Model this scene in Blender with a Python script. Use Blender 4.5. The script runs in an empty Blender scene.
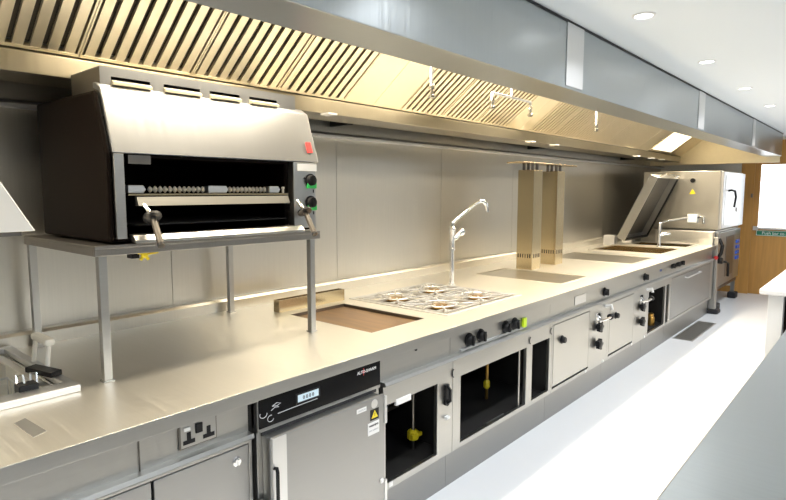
import bpy, bmesh, math, random
from mathutils import Vector, Matrix
from math import sin, cos, tan, atan, pi, radians

random.seed(7)
S = bpy.context.scene
COL = S.collection

# ------------------------------------------------------------------ camera
F_PX = 570.0
pitch = atan((250 - 191) / F_PX)
yaw = atan((892 - 393) * cos(pitch) / F_PX)
fw = Vector((-sin(yaw) * cos(pitch), cos(yaw) * cos(pitch), -sin(pitch)))
rt = Vector((cos(yaw), sin(yaw), 0))
up = rt.cross(fw)
cd = bpy.data.cameras.new('camera'); cd.sensor_width = 36; cd.lens = F_PX / 786 * 36
cam = bpy.data.objects.new('camera', cd); COL.objects.link(cam)
m = Matrix((rt, up, -fw)).transposed().to_4x4(); m.translation = Vector((0, 0, 1.6))
cam.matrix_world = m
S.camera = cam

# ------------------------------------------------------------------ world, light, exposure
S.view_settings.view_transform = 'Standard'
S.view_settings.look = 'None'
S.view_settings.gamma = 1
S.view_settings.use_curve_mapping = False
S.view_settings.exposure = 0.12
W = bpy.data.worlds.new('sky'); S.world = W; W.use_nodes = True
W.node_tree.nodes['Background'].inputs[0].default_value = (.93, .97, 1, 1)
W.node_tree.nodes['Background'].inputs[1].default_value = 3.0

def area(name, loc, sx, sy, power, col, rot=(0, 0, 0), spread=180):
    l = bpy.data.lights.new(name, 'AREA'); l.shape = 'RECTANGLE'; l.size = sx; l.size_y = sy
    l.energy = power; l.color = col; l.spread = radians(spread)
    o = bpy.data.objects.new(name, l); COL.objects.link(o); o.location = loc; o.rotation_euler = rot
    return o
COOL = (.86, .93, 1.0); WARM = (1.0, .87, .66); DOWN = (.95, .97, 1.0)
P_FILL, P_HOOD, P_DOWN = 13, 29, 48
for y in (-1.2, 1.6, 4.4, 7.2):
    area('added_fill_light', (.75, y, 2.365), .55, 1.15, P_FILL, COOL)  # cool fill added out of view to brighten the room
for y in (.0, 1.5, 3.0, 4.5, 6.0, 7.5):
    area('hood_light', (-2.07, y, 2.34), .10, 1.0, P_HOOD, WARM, spread=150)
DOWN_Y = (-.87, .35, 1.57, 2.79, 4.02, 5.24, 6.45, 7.67, 8.9)
for y in DOWN_Y:
    l = bpy.data.lights.new('downlight_beam', 'SPOT'); l.energy = P_DOWN; l.color = DOWN; l.spot_size = radians(130); l.spot_blend = .6; l.shadow_soft_size = .04
    o = bpy.data.objects.new('downlight_beam', l); COL.objects.link(o); o.location = (-.92, y, 2.385)

# ------------------------------------------------------------------ materials
def srgb(c):
    return tuple(((v / 255) / 12.92 if v / 255 <= .04045 else ((v / 255 + .055) / 1.055) ** 2.4) for v in c) + (1,)
MAT = {}
def mat(name, col, rough=.5, metal=0., brushed=None, noise=0., scale=8., emit=None, estr=0., bump=0., spec=None, trans=0., coat=0.):
    """col is linear rgb; brushed = stretch vector for a brushed grain"""
    M = bpy.data.materials.new(name); M.use_nodes = True
    nt = M.node_tree; b = nt.nodes['Principled BSDF']
    b.inputs['Base Color'].default_value = tuple(col[:3]) + (1,)
    b.inputs['Roughness'].default_value = rough; b.inputs['Metallic'].default_value = metal
    if spec is not None: b.inputs['Specular IOR Level'].default_value = spec
    if trans: b.inputs['Transmission Weight'].default_value = trans
    if coat: b.inputs['Coat Weight'].default_value = coat
    if emit: b.inputs['Emission Color'].default_value = tuple(emit[:3]) + (1,); b.inputs['Emission Strength'].default_value = estr
    tc = nt.nodes.new('ShaderNodeTexCoord'); mp = nt.nodes.new('ShaderNodeMapping')
    nt.links.new(tc.outputs['Object'], mp.inputs[0])
    mp.inputs['Scale'].default_value = brushed if brushed else (1, 1, 1)
    n = nt.nodes.new('ShaderNodeTexNoise'); n.inputs['Scale'].default_value = scale; n.inputs['Detail'].default_value = 4
    nt.links.new(mp.outputs[0], n.inputs['Vector'])
    if noise:
        mx = nt.nodes.new('ShaderNodeMix'); mx.data_type = 'RGBA'
        mx.inputs[6].default_value = tuple(max(0, c * (1 - noise)) for c in col[:3]) + (1,)
        mx.inputs[7].default_value = tuple(min(1, c * (1 + noise)) for c in col[:3]) + (1,)
        nt.links.new(n.outputs['Fac'], mx.inputs[0]); nt.links.new(mx.outputs[2], b.inputs['Base Color'])
    if brushed:
        mr = nt.nodes.new('ShaderNodeMapRange'); mr.inputs[3].default_value = rough - .06; mr.inputs[4].default_value = rough + .08
        nt.links.new(n.outputs['Fac'], mr.inputs[0]); nt.links.new(mr.outputs[0], b.inputs['Roughness'])
        # broad faint waves of rolled sheet
        n2 = nt.nodes.new('ShaderNodeTexNoise'); n2.inputs['Scale'].default_value = 1.6; n2.inputs['Detail'].default_value = 1
        nt.links.new(tc.outputs['Object'], n2.inputs['Vector'])
        ad = nt.nodes.new('ShaderNodeMath'); ad.operation = 'MULTIPLY_ADD'; ad.inputs[1].default_value = .004
        nt.links.new(n.outputs['Fac'], ad.inputs[0])
        m2 = nt.nodes.new('ShaderNodeMath'); m2.operation = 'MULTIPLY'; m2.inputs[1].default_value = .35
        nt.links.new(n2.outputs['Fac'], m2.inputs[0]); nt.links.new(m2.outputs[0], ad.inputs[2])
        bp = nt.nodes.new('ShaderNodeBump'); bp.inputs['Strength'].default_value = .07; bp.inputs['Distance'].default_value = .05
        nt.links.new(ad.outputs[0], bp.inputs['Height']); nt.links.new(bp.outputs[0], b.inputs['Normal'])
    elif bump:
        bp = nt.nodes.new('ShaderNodeBump'); bp.inputs['Strength'].default_value = bump; bp.inputs['Distance'].default_value = .01
        nt.links.new(n.outputs['Fac'], bp.inputs['Height']); nt.links.new(bp.outputs[0], b.inputs['Normal'])
    MAT[name] = M
    return M
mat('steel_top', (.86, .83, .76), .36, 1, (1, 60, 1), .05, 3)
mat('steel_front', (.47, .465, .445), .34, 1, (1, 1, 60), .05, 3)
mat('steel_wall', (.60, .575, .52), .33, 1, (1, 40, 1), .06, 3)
mat('steel_hood', (.42, .45, .465), .30, 1, (1, 40, 1), .05, 3)
mat('hood_satin', (.40, .41, .43), .36, 1, (1, 40, 1), .03, 3)
mat('table_steel', (.36, .39, .40), .30, 1, (1, 30, 1), .08, 3)
mat('steel_gutter', (.44, .39, .29), .30, 1, (1, 40, 1), .04, 3)
mat('steel_filter', (.86, .77, .58), .42, 1, None, .04, 20)
mat('steel_bright', (.72, .72, .72), .40, 1, (1, 40, 1), .03, 3)
mat('steel_dark', (.20, .185, .165), .38, 1, (1, 1, 40), .08, 3)
mat('steel_door', (.38, .38, .375), .42, 1, (1, 1, 50), .04, 3)
mat('steel_warm', (.56, .46, .29), .22, 1, (1, 1, 40), .05, 3)
mat('plinth_steel', (.36, .355, .34), .42, 1, (1, 50, 1), .05, 3)
mat('chrome', (.85, .85, .85), .10, 1)
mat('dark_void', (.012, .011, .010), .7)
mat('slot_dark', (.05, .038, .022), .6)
mat('black_plastic', (.010, .010, .011), .38, spec=.25)
mat('black_enamel', (.004, .0022, .0014), .5, 0, None, .1, 6, spec=.06)
mat('shelf_steel', (.30, .28, .255), .36, 1, (1, 40, 1), .08, 3)
mat('black_glass', (.005, .005, .006), .15, spec=.25)
mat('griddle_plate', (.34, .21, .11), .33, .95, (3, 22, 1), .55, 1.2)
mat('hot_plate', (.50, .47, .41), .30, 1, None, .12, 6)
mat('brass_burner', (.34, .20, .05), .35, .9, None, .2, 30)
mat('cast_burner', (.10, .06, .02), .45, .6, None, .3, 25)
mat('ceramic', (.82, .78, .70), .5)
mat('green_dial', (.03, .50, .10), .4)
mat('red_badge', (.60, .03, .03), .4)
mat('yellow', (.85, .68, .02), .45)
mat('lime', (.62, .85, .02), .45)
mat('white_label', (.85, .85, .84), .5)
mat('white_plastic', (.82, .81, .76), .4)
mat('blue_plastic', (.03, .12, .55), .4)
mat('display', (.55, .68, .75), .3, emit=(.6, .75, .85), estr=.15)
mat('grey_print', (.55, .56, .58), .5)
mat('floor_vinyl', (.80, .82, .85), .22, 0, None, .02, 3, bump=.02)
mat('ceiling_paint', (.86, .91, .95), .6)
mat('end_paint', (.80, .78, .72), .55)
mat('wall_paint', (.40, .40, .39), .6)
mat('white_top', (.84, .84, .85), .25)
mat('white_panel', (.78, .79, .80), .35)
mat('wood', (.52, .27, .07), .40, 0, (12, 12, .8), .28, 2.2)
mat('sign_green', (.02, .22, .12), .4)
mat('glass', (1, 1, 1), .02, trans=1.)
mat('lamp_lens', (.9, .9, .9), .4, emit=(1, 1, 1), estr=6)
mat('warm_lens', (.9, .85, .7), .4, emit=(1, .84, .55), estr=2.2)
mat('fill_lens', (.9, .9, .9), .4, emit=(.93, .97, 1), estr=3)  # glow of the added fill panels
mat('grate_steel', (.30, .31, .33), .45, .8)
mat('grip_grey', (.07, .06, .05), .45, .3)
mat('rubber', (.012, .012, .014), .6)

# ------------------------------------------------------------------ mesh helper
class MB:
    def __init__(s): s.bm = bmesh.new()
    def box(s, x0, x1, y0, y1, z0, z1):
        if x0 > x1: x0, x1 = x1, x0
        if y0 > y1: y0, y1 = y1, y0
        if z0 > z1: z0, z1 = z1, z0
        v = [s.bm.verts.new(p) for p in ((x0,y0,z0),(x1,y0,z0),(x1,y1,z0),(x0,y1,z0),(x0,y0,z1),(x1,y0,z1),(x1,y1,z1),(x0,y1,z1))]
        for f in ((0,3,2,1),(4,5,6,7),(0,1,5,4),(1,2,6,5),(2,3,7,6),(3,0,4,7)): s.bm.faces.new([v[i] for i in f])
        return s
    def prism(s, prof, a0, a1, axis='Y'):
        """closed profile extruded along an axis: Y -> profile is (x,z); X -> (y,z); Z -> (x,y)"""
        def P(p, a): return {'Y': (p[0], a, p[1]), 'X': (a, p[0], p[1]), 'Z': (p[0], p[1], a)}[axis]
        A = [s.bm.verts.new(P(p, a0)) for p in prof]; B = [s.bm.verts.new(P(p, a1)) for p in prof]
        n = len(prof); s.bm.faces.new(A); s.bm.faces.new(B[::-1])
        for i in range(n): s.bm.faces.new((A[i], B[i], B[(i+1) % n], A[(i+1) % n]))
        return s
    def obox(s, c, ax, ay, az):
        """box by centre and three half-axis vectors"""
        c, ax, ay, az = map(Vector, (c, ax, ay, az))
        v = [s.bm.verts.new(c + ax*i + ay*j + az*k) for k in (-1, 1) for i, j in ((-1,-1),(1,-1),(1,1),(-1,1))]
        for f in ((0,3,2,1),(4,5,6,7),(0,1,5,4),(1,2,6,5),(2,3,7,6),(3,0,4,7)): s.bm.faces.new([v[i] for i in f])
        return s
    def tube(s, pts, r, n=12, closed=False):
        pts = [Vector(p) for p in pts]; R = r if isinstance(r, (list, tuple)) else [r]*len(pts)
        rings = []; prev = None
        for i, p in enumerate(pts):
            if closed: d = pts[(i+1) % len(pts)] - pts[i-1]
            else: d = (pts[min(i+1, len(pts)-1)] - pts[max(i-1, 0)])
            if d.length < 1e-9: d = prev_d
            d = d.normalized(); prev_d = d
            if prev is None:
                u = d.orthogonal().normalized()
            else:
                u = (prev - d * prev.dot(d))
                u = u.normalized() if u.length > 1e-6 else d.orthogonal().normalized()
            prev = u; w = d.cross(u)
            rings.append([s.bm.verts.new(p + (u*cos(2*pi*k/n) + w*sin(2*pi*k/n))*R[i]) for k in range(n)])
        for i in range(len(rings) - (0 if closed else 1)):
            a, b = rings[i], rings[(i+1) % len(rings)]
            for k in range(n): s.bm.faces.new((a[k], a[(k+1) % n], b[(k+1) % n], b[k]))
        if not closed:
            s.bm.faces.new(rings[0][::-1]); s.bm.faces.new(rings[-1])
        return s
    def cyl(s, p0, p1, r, n=20): return s.tube([p0, p1], r, n)
    def lathe(s, c, axis, prof, n=24):
        """prof: list of (distance along axis, radius)"""
        a = Vector(axis).normalized(); c = Vector(c)
        return s.tube([c + a*d for d, r in prof], [max(r, 1e-4) for d, r in prof], n) if False else s._lathe(c, a, prof, n)
    def _lathe(s, c, a, prof, n):
        u = a.orthogonal().normalized(); w = a.cross(u); rings = []
        for d, r in prof:
            r = max(r, 1e-4)
            rings.append([s.bm.verts.new(c + a*d + (u*cos(2*pi*k/n) + w*sin(2*pi*k/n))*r) for k in range(n)])
        for i in range(len(rings)-1):
            A, B = rings[i], rings[i+1]
            for k in range(n): s.bm.faces.new((A[k], A[(k+1) % n], B[(k+1) % n], B[k]))
        s.bm.faces.new(rings[0][::-1]); s.bm.faces.new(rings[-1])
        return s
    def plate(s, us, vs, holes, w0, w1, axis='X'):
        """sheet with rectangular holes; u,v spans on plane normal to axis"""
        U = sorted(set(list(us) + [h for H in holes for h in H[:2]])); V = sorted(set(list(vs) + [h for H in holes for h in H[2:]]))
        U = [u for u in U if us[0] - 1e-9 <= u <= us[1] + 1e-9]; V = [v for v in V if vs[0] - 1e-9 <= v <= vs[1] + 1e-9]
        def solid(i, j):
            if not (0 <= i < len(U)-1 and 0 <= j < len(V)-1): return False
            cu, cv = (U[i]+U[i+1])/2, (V[j]+V[j+1])/2
            return not any(h[0] < cu < h[1] and h[2] < cv < h[3] for h in holes)
        cache = {}
        def vt(i, j, k):
            if (i, j, k) not in cache:
                w = (w0, w1)[k]; u, v = U[i], V[j]
                cache[(i, j, k)] = s.bm.verts.new({'X': (w, u, v), 'Y': (u, w, v), 'Z': (u, v, w)}[axis])
            return cache[(i, j, k)]
        for i in range(len(U)-1):
            for j in range(len(V)-1):
                if not solid(i, j): continue
                s.bm.faces.new([vt(i,j,1), vt(i+1,j,1), vt(i+1,j+1,1), vt(i,j+1,1)])
                s.bm.faces.new([vt(i,j,0), vt(i,j+1,0), vt(i+1,j+1,0), vt(i+1,j,0)])
                if not solid(i-1, j): s.bm.faces.new([vt(i,j,0), vt(i,j,1), vt(i,j+1,1), vt(i,j+1,0)])
                if not solid(i+1, j): s.bm.faces.new([vt(i+1,j,0), vt(i+1,j+1,0), vt(i+1,j+1,1), vt(i+1,j,1)])
                if not solid(i, j-1): s.bm.faces.new([vt(i,j,0), vt(i+1,j,0), vt(i+1,j,1), vt(i,j,1)])
                if not solid(i, j+1): s.bm.faces.new([vt(i,j+1,0), vt(i,j+1,1), vt(i+1,j+1,1), vt(i+1,j+1,0)])
        return s
    def well(s, x0, x1, y0, y1, z0, z1, t=.006):
        """open-topped basin"""
        s.box(x0, x1, y0, y1, z0, z0+t)
        s.box(x0, x0+t, y0, y1, z0+t, z1).box(x1-t, x1, y0, y1, z0+t, z1)
        s.box(x0+t, x1-t, y0, y0+t, z0+t, z1).box(x0+t, x1-t, y1-t, y1, z0+t, z1)
        return s
    def build(s, name, material, parent=None, bevel=0., smooth=False):
        bmesh.ops.recalc_face_normals(s.bm, faces=s.bm.faces)
        off = Vector((0, 0, 0))
        if parent: off = ORG[parent.name]
        else:
            zs = [v.co for v in s.bm.verts]
            off = Vector(((min(v.x for v in zs)+max(v.x for v in zs))/2, (min(v.y for v in zs)+max(v.y for v in zs))/2, min(v.z for v in zs)))
        for v in s.bm.verts: v.co -= off
        if smooth:
            for f in s.bm.faces: f.smooth = True
            for e in s.bm.edges:
                if len(e.link_faces) == 2 and e.calc_face_angle(0) > .7: e.smooth = False
        me = bpy.data.meshes.new(name); s.bm.to_mesh(me); s.bm.free()
        me.materials.append(MAT[material])
        o = bpy.data.objects.new(name, me); COL.objects.link(o)
        if parent: o.parent = parent; ORG[o.name] = off
        else: o.location = off; ORG[o.name] = off
        if bevel:
            b = o.modifiers.new('bevel', 'BEVEL'); b.width = bevel; b.segments = 2; b.limit_method = 'ANGLE'; b.angle_limit = radians(40)
        return o
ORG = {}
def box(*a): return MB().box(*a)

def thing(name, label, cat, loc, group=None):
    o = bpy.data.objects.new(name, None); COL.objects.link(o); o.location = loc; o.empty_display_size = .05
    o['label'] = label; o['category'] = cat
    if group: o['group'] = group
    ORG[o.name] = Vector(loc)
    return o
def tag(o, label, cat, group=None):
    o['label'] = label; o['category'] = cat
    if group: o['group'] = group
    return o
def struct(o): o['kind'] = 'structure'; return o
def dup(root, loc, label=None, group=None):
    r = root.copy(); COL.objects.link(r); r.location = loc; ORG[r.name] = Vector(loc)
    if label: r['label'] = label
    if group: r['group'] = group
    def kids(a, b):
        for ch in list(a.children):
            c = ch.copy(); COL.objects.link(c); c.parent = b; kids(ch, c)
    kids(root, r)
    return r
def text_part(name, body, size, origin, xdir, ydir, material, parent, depth=.0008):
    cu = bpy.data.curves.new(name, 'FONT'); cu.body = body; cu.size = size; cu.align_x = 'CENTER'; cu.align_y = 'CENTER'; cu.extrude = depth
    t = bpy.data.objects.new(name, cu); COL.objects.link(t)
    dg = bpy.context.evaluated_depsgraph_get(); dg.update()
    me = bpy.data.meshes.new_from_object(t.evaluated_get(dg)); bpy.data.objects.remove(t); bpy.data.curves.remove(cu)
    X = Vector(xdir).normalized(); Y = Vector(ydir).normalized(); Z = X.cross(Y)
    M = Matrix((X, Y, Z)).transposed().to_4x4(); M.translation = Vector(origin) - ORG[parent.name]
    me.transform(M); me.materials.clear(); me.materials.append(MAT[material])
    o = bpy.data.objects.new(name, me); COL.objects.link(o); o.parent = parent; ORG[o.name] = ORG[parent.name]
    return o

XW, XF, XE = -2.97, -1.68, -1.66          # wall face, cabinet fronts, worktop edge
ZT = .90                                   # worktop height
YE = 10.3                                  # end wall
ZC = 2.40                                  # ceiling

# ------------------------------------------------------------------ room
struct(MB().plate((-3.15, 2.4), (-3.0, YE+.15), [], -.08, 0, 'Z').build('floor', 'floor_vinyl'))
struct(MB().plate((-3.15, 2.4), (-3.0, YE+.15), [], ZC, ZC+.1, 'Z').build('ceiling', 'ceiling_paint'))
struct(box(-3.15, XW-.012, -3.0, YE+.15, 0, ZC).build('wall_left', 'wall_paint'))
struct(box(2.3, 2.4, -3.0, YE+.15, 0, ZC).build('wall_right', 'wall_paint'))
struct(box(XW-.012, 2.3, -3.1, -3.0, 0, ZC).build('wall_back', 'wall_paint'))
struct(MB().plate((XW-.012, 2.3), (0, ZC), [(-1.66, -.66, 0, 2.09)], YE, YE+.12, 'Y').build('wall_end', 'end_paint'))
# stainless sheets on the wall, with folded seams
sheets = [(-1.0, .28), (.28, 1.55), (1.55, 2.80), (2.80, 4.05), (4.05, 5.30), (5.30, 6.55), (6.55, 7.80), (7.80, 9.05), (9.05, YE)]
for i, (a, b) in enumerate(sheets):
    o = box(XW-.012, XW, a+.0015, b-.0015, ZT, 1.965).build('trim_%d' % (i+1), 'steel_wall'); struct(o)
struct(box(XW-.012, XW, -1.0, YE, 2.0, ZC).build('trim_10', 'steel_wall'))
struct(MB().prism([(XW-.012, 1.965), (XW+.06, 1.965), (XW+.06, 1.98), (XW+.012, 2.0), (XW-.012, 2.0)], -1.0, YE).build('trim_11', 'steel_bright'))
# door in the end wall
d = struct(thing('door_1', '', '', (-1.66, YE, 0)))
del d['label'], d['category']
MB().plate((-1.655, -.665), (0.003, 2.085), [(-1.53, -.78, 1.045, 2.0)], YE+.03, YE+.075, 'Y').build('door_leaf', 'wood', d, .003)
MB().plate((-1.78, -.55), (0, 2.36), [(-1.60, -.70, -1, 2.04)], YE-.02, YE-.001, 'Y').build('door_frame', 'wood', d, .003)
box(-1.53, -.78, YE+.047, YE+.055, 1.045, 2.0).build('window_pane', 'glass', d)
pb = MB().cyl((-1.57, YE-.03, 1.03), (-.73, YE-.03, 1.03), .015, 12).box(-1.58, -1.52, YE-.04, YE+.03, 1.0, 1.06).box(-.78, -.72, YE-.04, YE+.03, 1.0, 1.06).build('push_bar', 'steel_bright', d, 0, True)
box(-1.635, -1.61, YE-.035, YE-.02, 1.50, 1.56).build('strike_plate', 'steel_dark', d)
sg = thing('push_bar_sign', 'green sign with white lettering on the wooden end door below its window', 'sign', (-1.25, YE+.03, .915))
box(-1.545, -.95, YE+.024, YE+.03, .915, 1.0).build('sign_plate', 'sign_green', sg)
MB().plate((-1.54, -.955), (.92, .995), [(-1.534, -.961, .926, .989)], YE+.0225, YE+.024, 'Y').build('border', 'white_label', sg)
text_part('lettering', 'Push bar to open', .062, (-1.25, YE+.0225, .957), (1, 0, 0), (0, 0, 1), 'white_label', sg)
struct(box(XW, -1.79, YE-.012, YE, 0, .10).build('baseboard_end', 'wood'))

# ceiling downlights
def downlight(loc, label):
    t = thing('ceiling_downlight', label, 'ceiling light', loc, 'round downlights along the ceiling')
    x, y, z = loc
    MB()._lathe(Vector((x, y, z)), Vector((0, 0, -1)), [(0, .052), (.005, .050), (.007, .041), (.002, .039), (0, .039)], 28).build('trim_ring', 'white_label', t, 0, True)
    MB()._lathe(Vector((x, y, z-.001)), Vector((0, 0, -1)), [(0, .039), (.003, .037), (.005, .025), (.0055, .001)], 28).build('lens', 'lamp_lens', t, 0, True)
    return t
dl = downlight((-.91, 2.79, ZC), 'round white recessed downlight nearest the camera, largest in the ceiling row')
for y, lab in ((4.02, 'second round recessed downlight from the camera in the white ceiling'), (5.24, 'third round recessed downlight from the camera, above the white counter'), (6.45, 'farthest and smallest round downlight in the ceiling, nearest the end door')):
    dup(dl, (-.92, y, ZC), lab)
cl = None
for i, y in enumerate((-1.2, 1.6, 4.4, 7.2)):  # unseen panels added on the ceiling to carry the fill lights
    if cl is None:
        cl = thing('added_fill_panel', 'added rectangular fill light panel on the ceiling, out of view', 'ceiling light', (.75, y, ZC), 'added fill light panels')
        MB().plate((.44, 1.06), (y-.61, y+.61), [(.47, 1.03, y-.58, y+.58)], ZC-.03, ZC, 'Z').build('frame', 'white_label', cl)
        box(.47, 1.03, y-.58, y+.58, ZC-.02, ZC-.012).build('diffuser', 'fill_lens', cl)
    else: dup(cl, (.75, y, ZC))

# ------------------------------------------------------------------ extraction canopy
Y0, Y1 = -1.0, 9.67
h = thing('canopy_hood', 'long stainless steel extraction canopy hanging from the ceiling over the cooking line', 'extractor hood', (-2.0, 4, 2.05))
MB().prism([(-1.2, 2.085), (-1.2, 2.395), (-1.215, 2.395), (-1.215, 2.11), (-1.385, 2.105), (-1.385, 2.14), (-1.40, 2.14), (-1.40, 2.085)], Y0, Y1).build('front_panel', 'steel_hood', h, .003)
for a, b in ((-.25, -.06), (2.62, 2.81), (5.06, 5.25), (7.38, 7.55)):
    box(-1.2, -1.1955, a, b, 2.098, 2.39).build('joint_strip', 'steel_bright', h, .001)
box(-1.215, -1.194, Y0, Y1, 2.388, 2.396).build('ceiling_bead', 'black_plastic', h)
box(-2.16, -1.215, Y0, Y1, 2.375, 2.385).build('roof_panel', 'steel_filter', h)
MB().prism([(-2.50, 2.045), (-2.50, 2.125), (-2.515, 2.135), (-2.53, 2.135), (-2.53, 2.06), (-2.74, 2.06), (-2.74, 2.16), (-2.75, 2.16), (-2.75, 2.045)], Y0, Y1).build('grease_gutter', 'steel_gutter', h, .003)
box(-2.955, -1.217, Y1-.02, Y1, 2.0, 2.385).build('end_panel', 'steel_filter', h, .002)
box(-2.955, -1.217, Y0, Y0+.02, 2.09, 2.385).build('end_panel', 'steel_filter', h, .002)
box(-2.955, -2.945, Y0+.02, Y1-.02, 2.005, 2.37).build('back_panel', 'steel_wall', h)
for y in (.35, 2.72, 5.55, 8.3):
    box(-2.945, -2.75, y, y+.03, 2.04, 2.13).build('mounting_bracket', 'black_plastic', h)
# filters on the sloping bank
fb, ft = Vector((-2.505, 0, 2.135)), Vector((-2.17, 0, 2.388))
sd = (ft-fb).normalized(); nd = Vector((sd.z, 0, -sd.x))      # nd points down and to the front
L = (ft-fb).length
def slope_box(mb, y0, y1, s0, s1, n0, n1):
    c = fb + sd*((s0+s1)/2) + nd*((n0+n1)/2) + Vector((0, (y0+y1)/2, 0))
    mb.obox(c, sd*((s1-s0)/2), Vector((0, (y1-y0)/2, 0)), nd*((n1-n0)/2))
def make_filter(ya, yb, n):
    t = thing('grease_filter', '', 'grease filter', (fb.x, ya, fb.z), 'baffle filters in the canopy')
    w = yb-ya; p = (w-.016)/n
    f = MB()
    slope_box(f, ya+.001, ya+.009, 0, L, -.02, 0); slope_box(f, yb-.009, yb-.001, 0, L, -.02, 0)
    slope_box(f, ya+.009, yb-.009, 0, .014, -.02, 0); slope_box(f, ya+.009, yb-.009, L-.012, L, -.02, 0)
    f.build('frame', 'steel_filter', t, .001)
    b = MB()
    for k in range(n):
        y = ya+.008+p*k
        g = .022
        slope_box(b, y+g/2, y+p-g/2, .014, L-.012, -.004, -.001)
        slope_box(b, y+g/2, y+g/2+.0025, .014, L-.012, -.016, -.004); slope_box(b, y+p-g/2-.0025, y+p-g/2, .014, L-.012, -.016, -.004)
    b.build('baffles', 'steel_filter', t)
    r = MB(); slope_box(r, ya+.009, yb-.009, .014, L-.012, -.034, -.030); r.build('slot_shade_plate', 'slot_dark', t)  # dark plate puts the shade behind the slots into colour
    return t
def blank(ya, yb, mid=None):
    q = MB(); slope_box(q, ya+.001, (mid or yb)-.001, 0, L, -.02, 0)
    q.build('blanking_panel', 'steel_filter', h, .002)
    if mid:
        q = MB(); slope_box(q, mid+.001, yb-.001, 0, L, -.02, 0); q.build('blanking_panel', 'steel_filter', h, .002)
src = None
def bank(a, b, count, n, labels):
    global src
    w = (b-a)/count
    f = make_filter(a, a+w, n); f['label'] = labels[0]
    for k in range(1, count): dup(f, (fb.x, a+w*k, fb.z), labels[k])
bank(-.53, 2.43, 6, 8, ['baffle filter in the canopy beyond the left edge of the picture', 'baffle filter cut by the left picture edge, its dark slots widest',
     'steel baffle filter above the black side of the grill', 'steel baffle filter above the middle of the grill hood',
     'steel baffle filter above the right end of the grill, with stamped handle seam', 'baffle filter just left of the first plain blanking panel'])
blank(2.43, 2.94, 2.68)
bank(2.94, 4.32, 3, 8, ['baffle filter right of the first blank panel, behind the single hanging nozzle', 'baffle filter behind the branched nozzle pipe', 'baffle filter right of the branched pipe, before the second blank panel'])
blank(4.32, 4.72, 4.55)
bank(4.72, 6.56, 4, 8, ['baffle filter just right of the second blank panel, behind the far single nozzle', 'baffle filter above the two steel columns, second after the blank panel', 'small looking baffle filter third after the second blank panel', 'fourth baffle filter after the second blank panel'])
bank(6.56, 7.62, 2, 8, ['baffle filter second from the bright lit panel', 'farthest baffle filter, nearest the bright lit panel'])
blank(7.63, 8.06)
blank(9.06, 9.65)
lp = MB(); slope_box(lp, 8.08, 9.04, .01, L, -.02, 0); lp.build('lamp_housing', 'steel_filter', h, .002)
lp = MB(); slope_box(lp, 8.14, 8.98, .05, L-.03, 0, .006); lp.build('lamp_lens', 'warm_lens', h)
hl = None
for y in (.0, 1.5, 3.0, 4.5, 6.0, 7.5):
    if hl is None:
        hl = thing('hood_lamp', 'slim warm lamp inside the canopy roof above the middle of the worktop', 'light', (-2.07, y, 2.375), 'lamps inside the canopy')
        MB().plate((-2.14, -2.0), (y-.52, y+.52), [(-2.13, -2.01, y-.505, y+.505)], 2.345, 2.375, 'Z').build('housing', 'steel_bright', hl)
        box(-2.13, -2.01, y-.505, y+.505, 2.352, 2.358).build('lens', 'warm_lens', hl)
    else: dup(hl, (-2.07, y, 2.375))
# small gutter fittings
gp = None
for y, lab in ((2.28, 'small white fitting on the gutter right of the grill'), (4.72, 'small white fitting on the gutter above the left steel column'), (5.2, 'small white fitting on the gutter above the right steel column'), (7.55, 'small white gutter fitting left of the bright lit panel'), (8.15, 'white gutter fitting below the bright lit panel'), (8.6, 'white gutter fitting farthest along the canopy')):
    if gp is None:
        gp = thing('drain_plug', lab, 'fitting', (-2.47, y, 2.03), 'white fittings under the gutter')
        MB()._lathe(Vector((-2.49, y, 2.03)), Vector((0, 0, 1)), [(0, .010), (.004, .018), (.014, .018)], 14).box(-2.51, -2.44, y-.035, y+.035, 2.034, 2.045).build('cap', 'white_label', gp, .001, False)
    else: dup(gp, (-2.47, y, 2.03), lab)
# fire suppression nozzles
def nozzle(mb, x, y, z):
    mb._lathe(Vector((x, y, z)), Vector((0, 0, -1)), [(0, .010), (.012, .017), (.03, .017), (.034, .011), (.055, .011), (.06, .020), (.075, .020), (.08, .008)], 14)
t = thing('suppression_nozzle', 'single chrome suppression nozzle hanging in the canopy, nearest the camera', 'nozzle', (-2.0, 2.63, 2.375))
MB().cyl((-2.0, 2.63, 2.375), (-2.0, 2.63, 2.19), .009, 10).build('pipe', 'white_label', t, 0, True)
q = MB(); nozzle(q, -2.0, 2.63, 2.20); q.build('nozzle_head', 'chrome', t, 0, True)
dup(t, (-2.0, 5.02, 2.375), 'single chrome suppression nozzle hanging in the canopy above the steel columns')
t = thing('suppression_nozzle', 'branched suppression pipe with two nozzles hanging below the filters', 'nozzle', (-2.0, 3.53, 2.375))
MB().cyl((-2.0, 3.53, 2.375), (-2.0, 3.53, 2.235), .009, 10).tube([(-2.0, 3.28, 2.20), (-2.0, 3.28, 2.235), (-2.0, 3.80, 2.235), (-2.0, 3.80, 2.20)], .009, 10).build('pipe', 'white_label', t, 0, True)
for y in (3.28, 3.80):
    q = MB(); nozzle(q, -2.0, y, 2.21); q.build('nozzle_head', 'chrome', t, 0, True)

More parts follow.
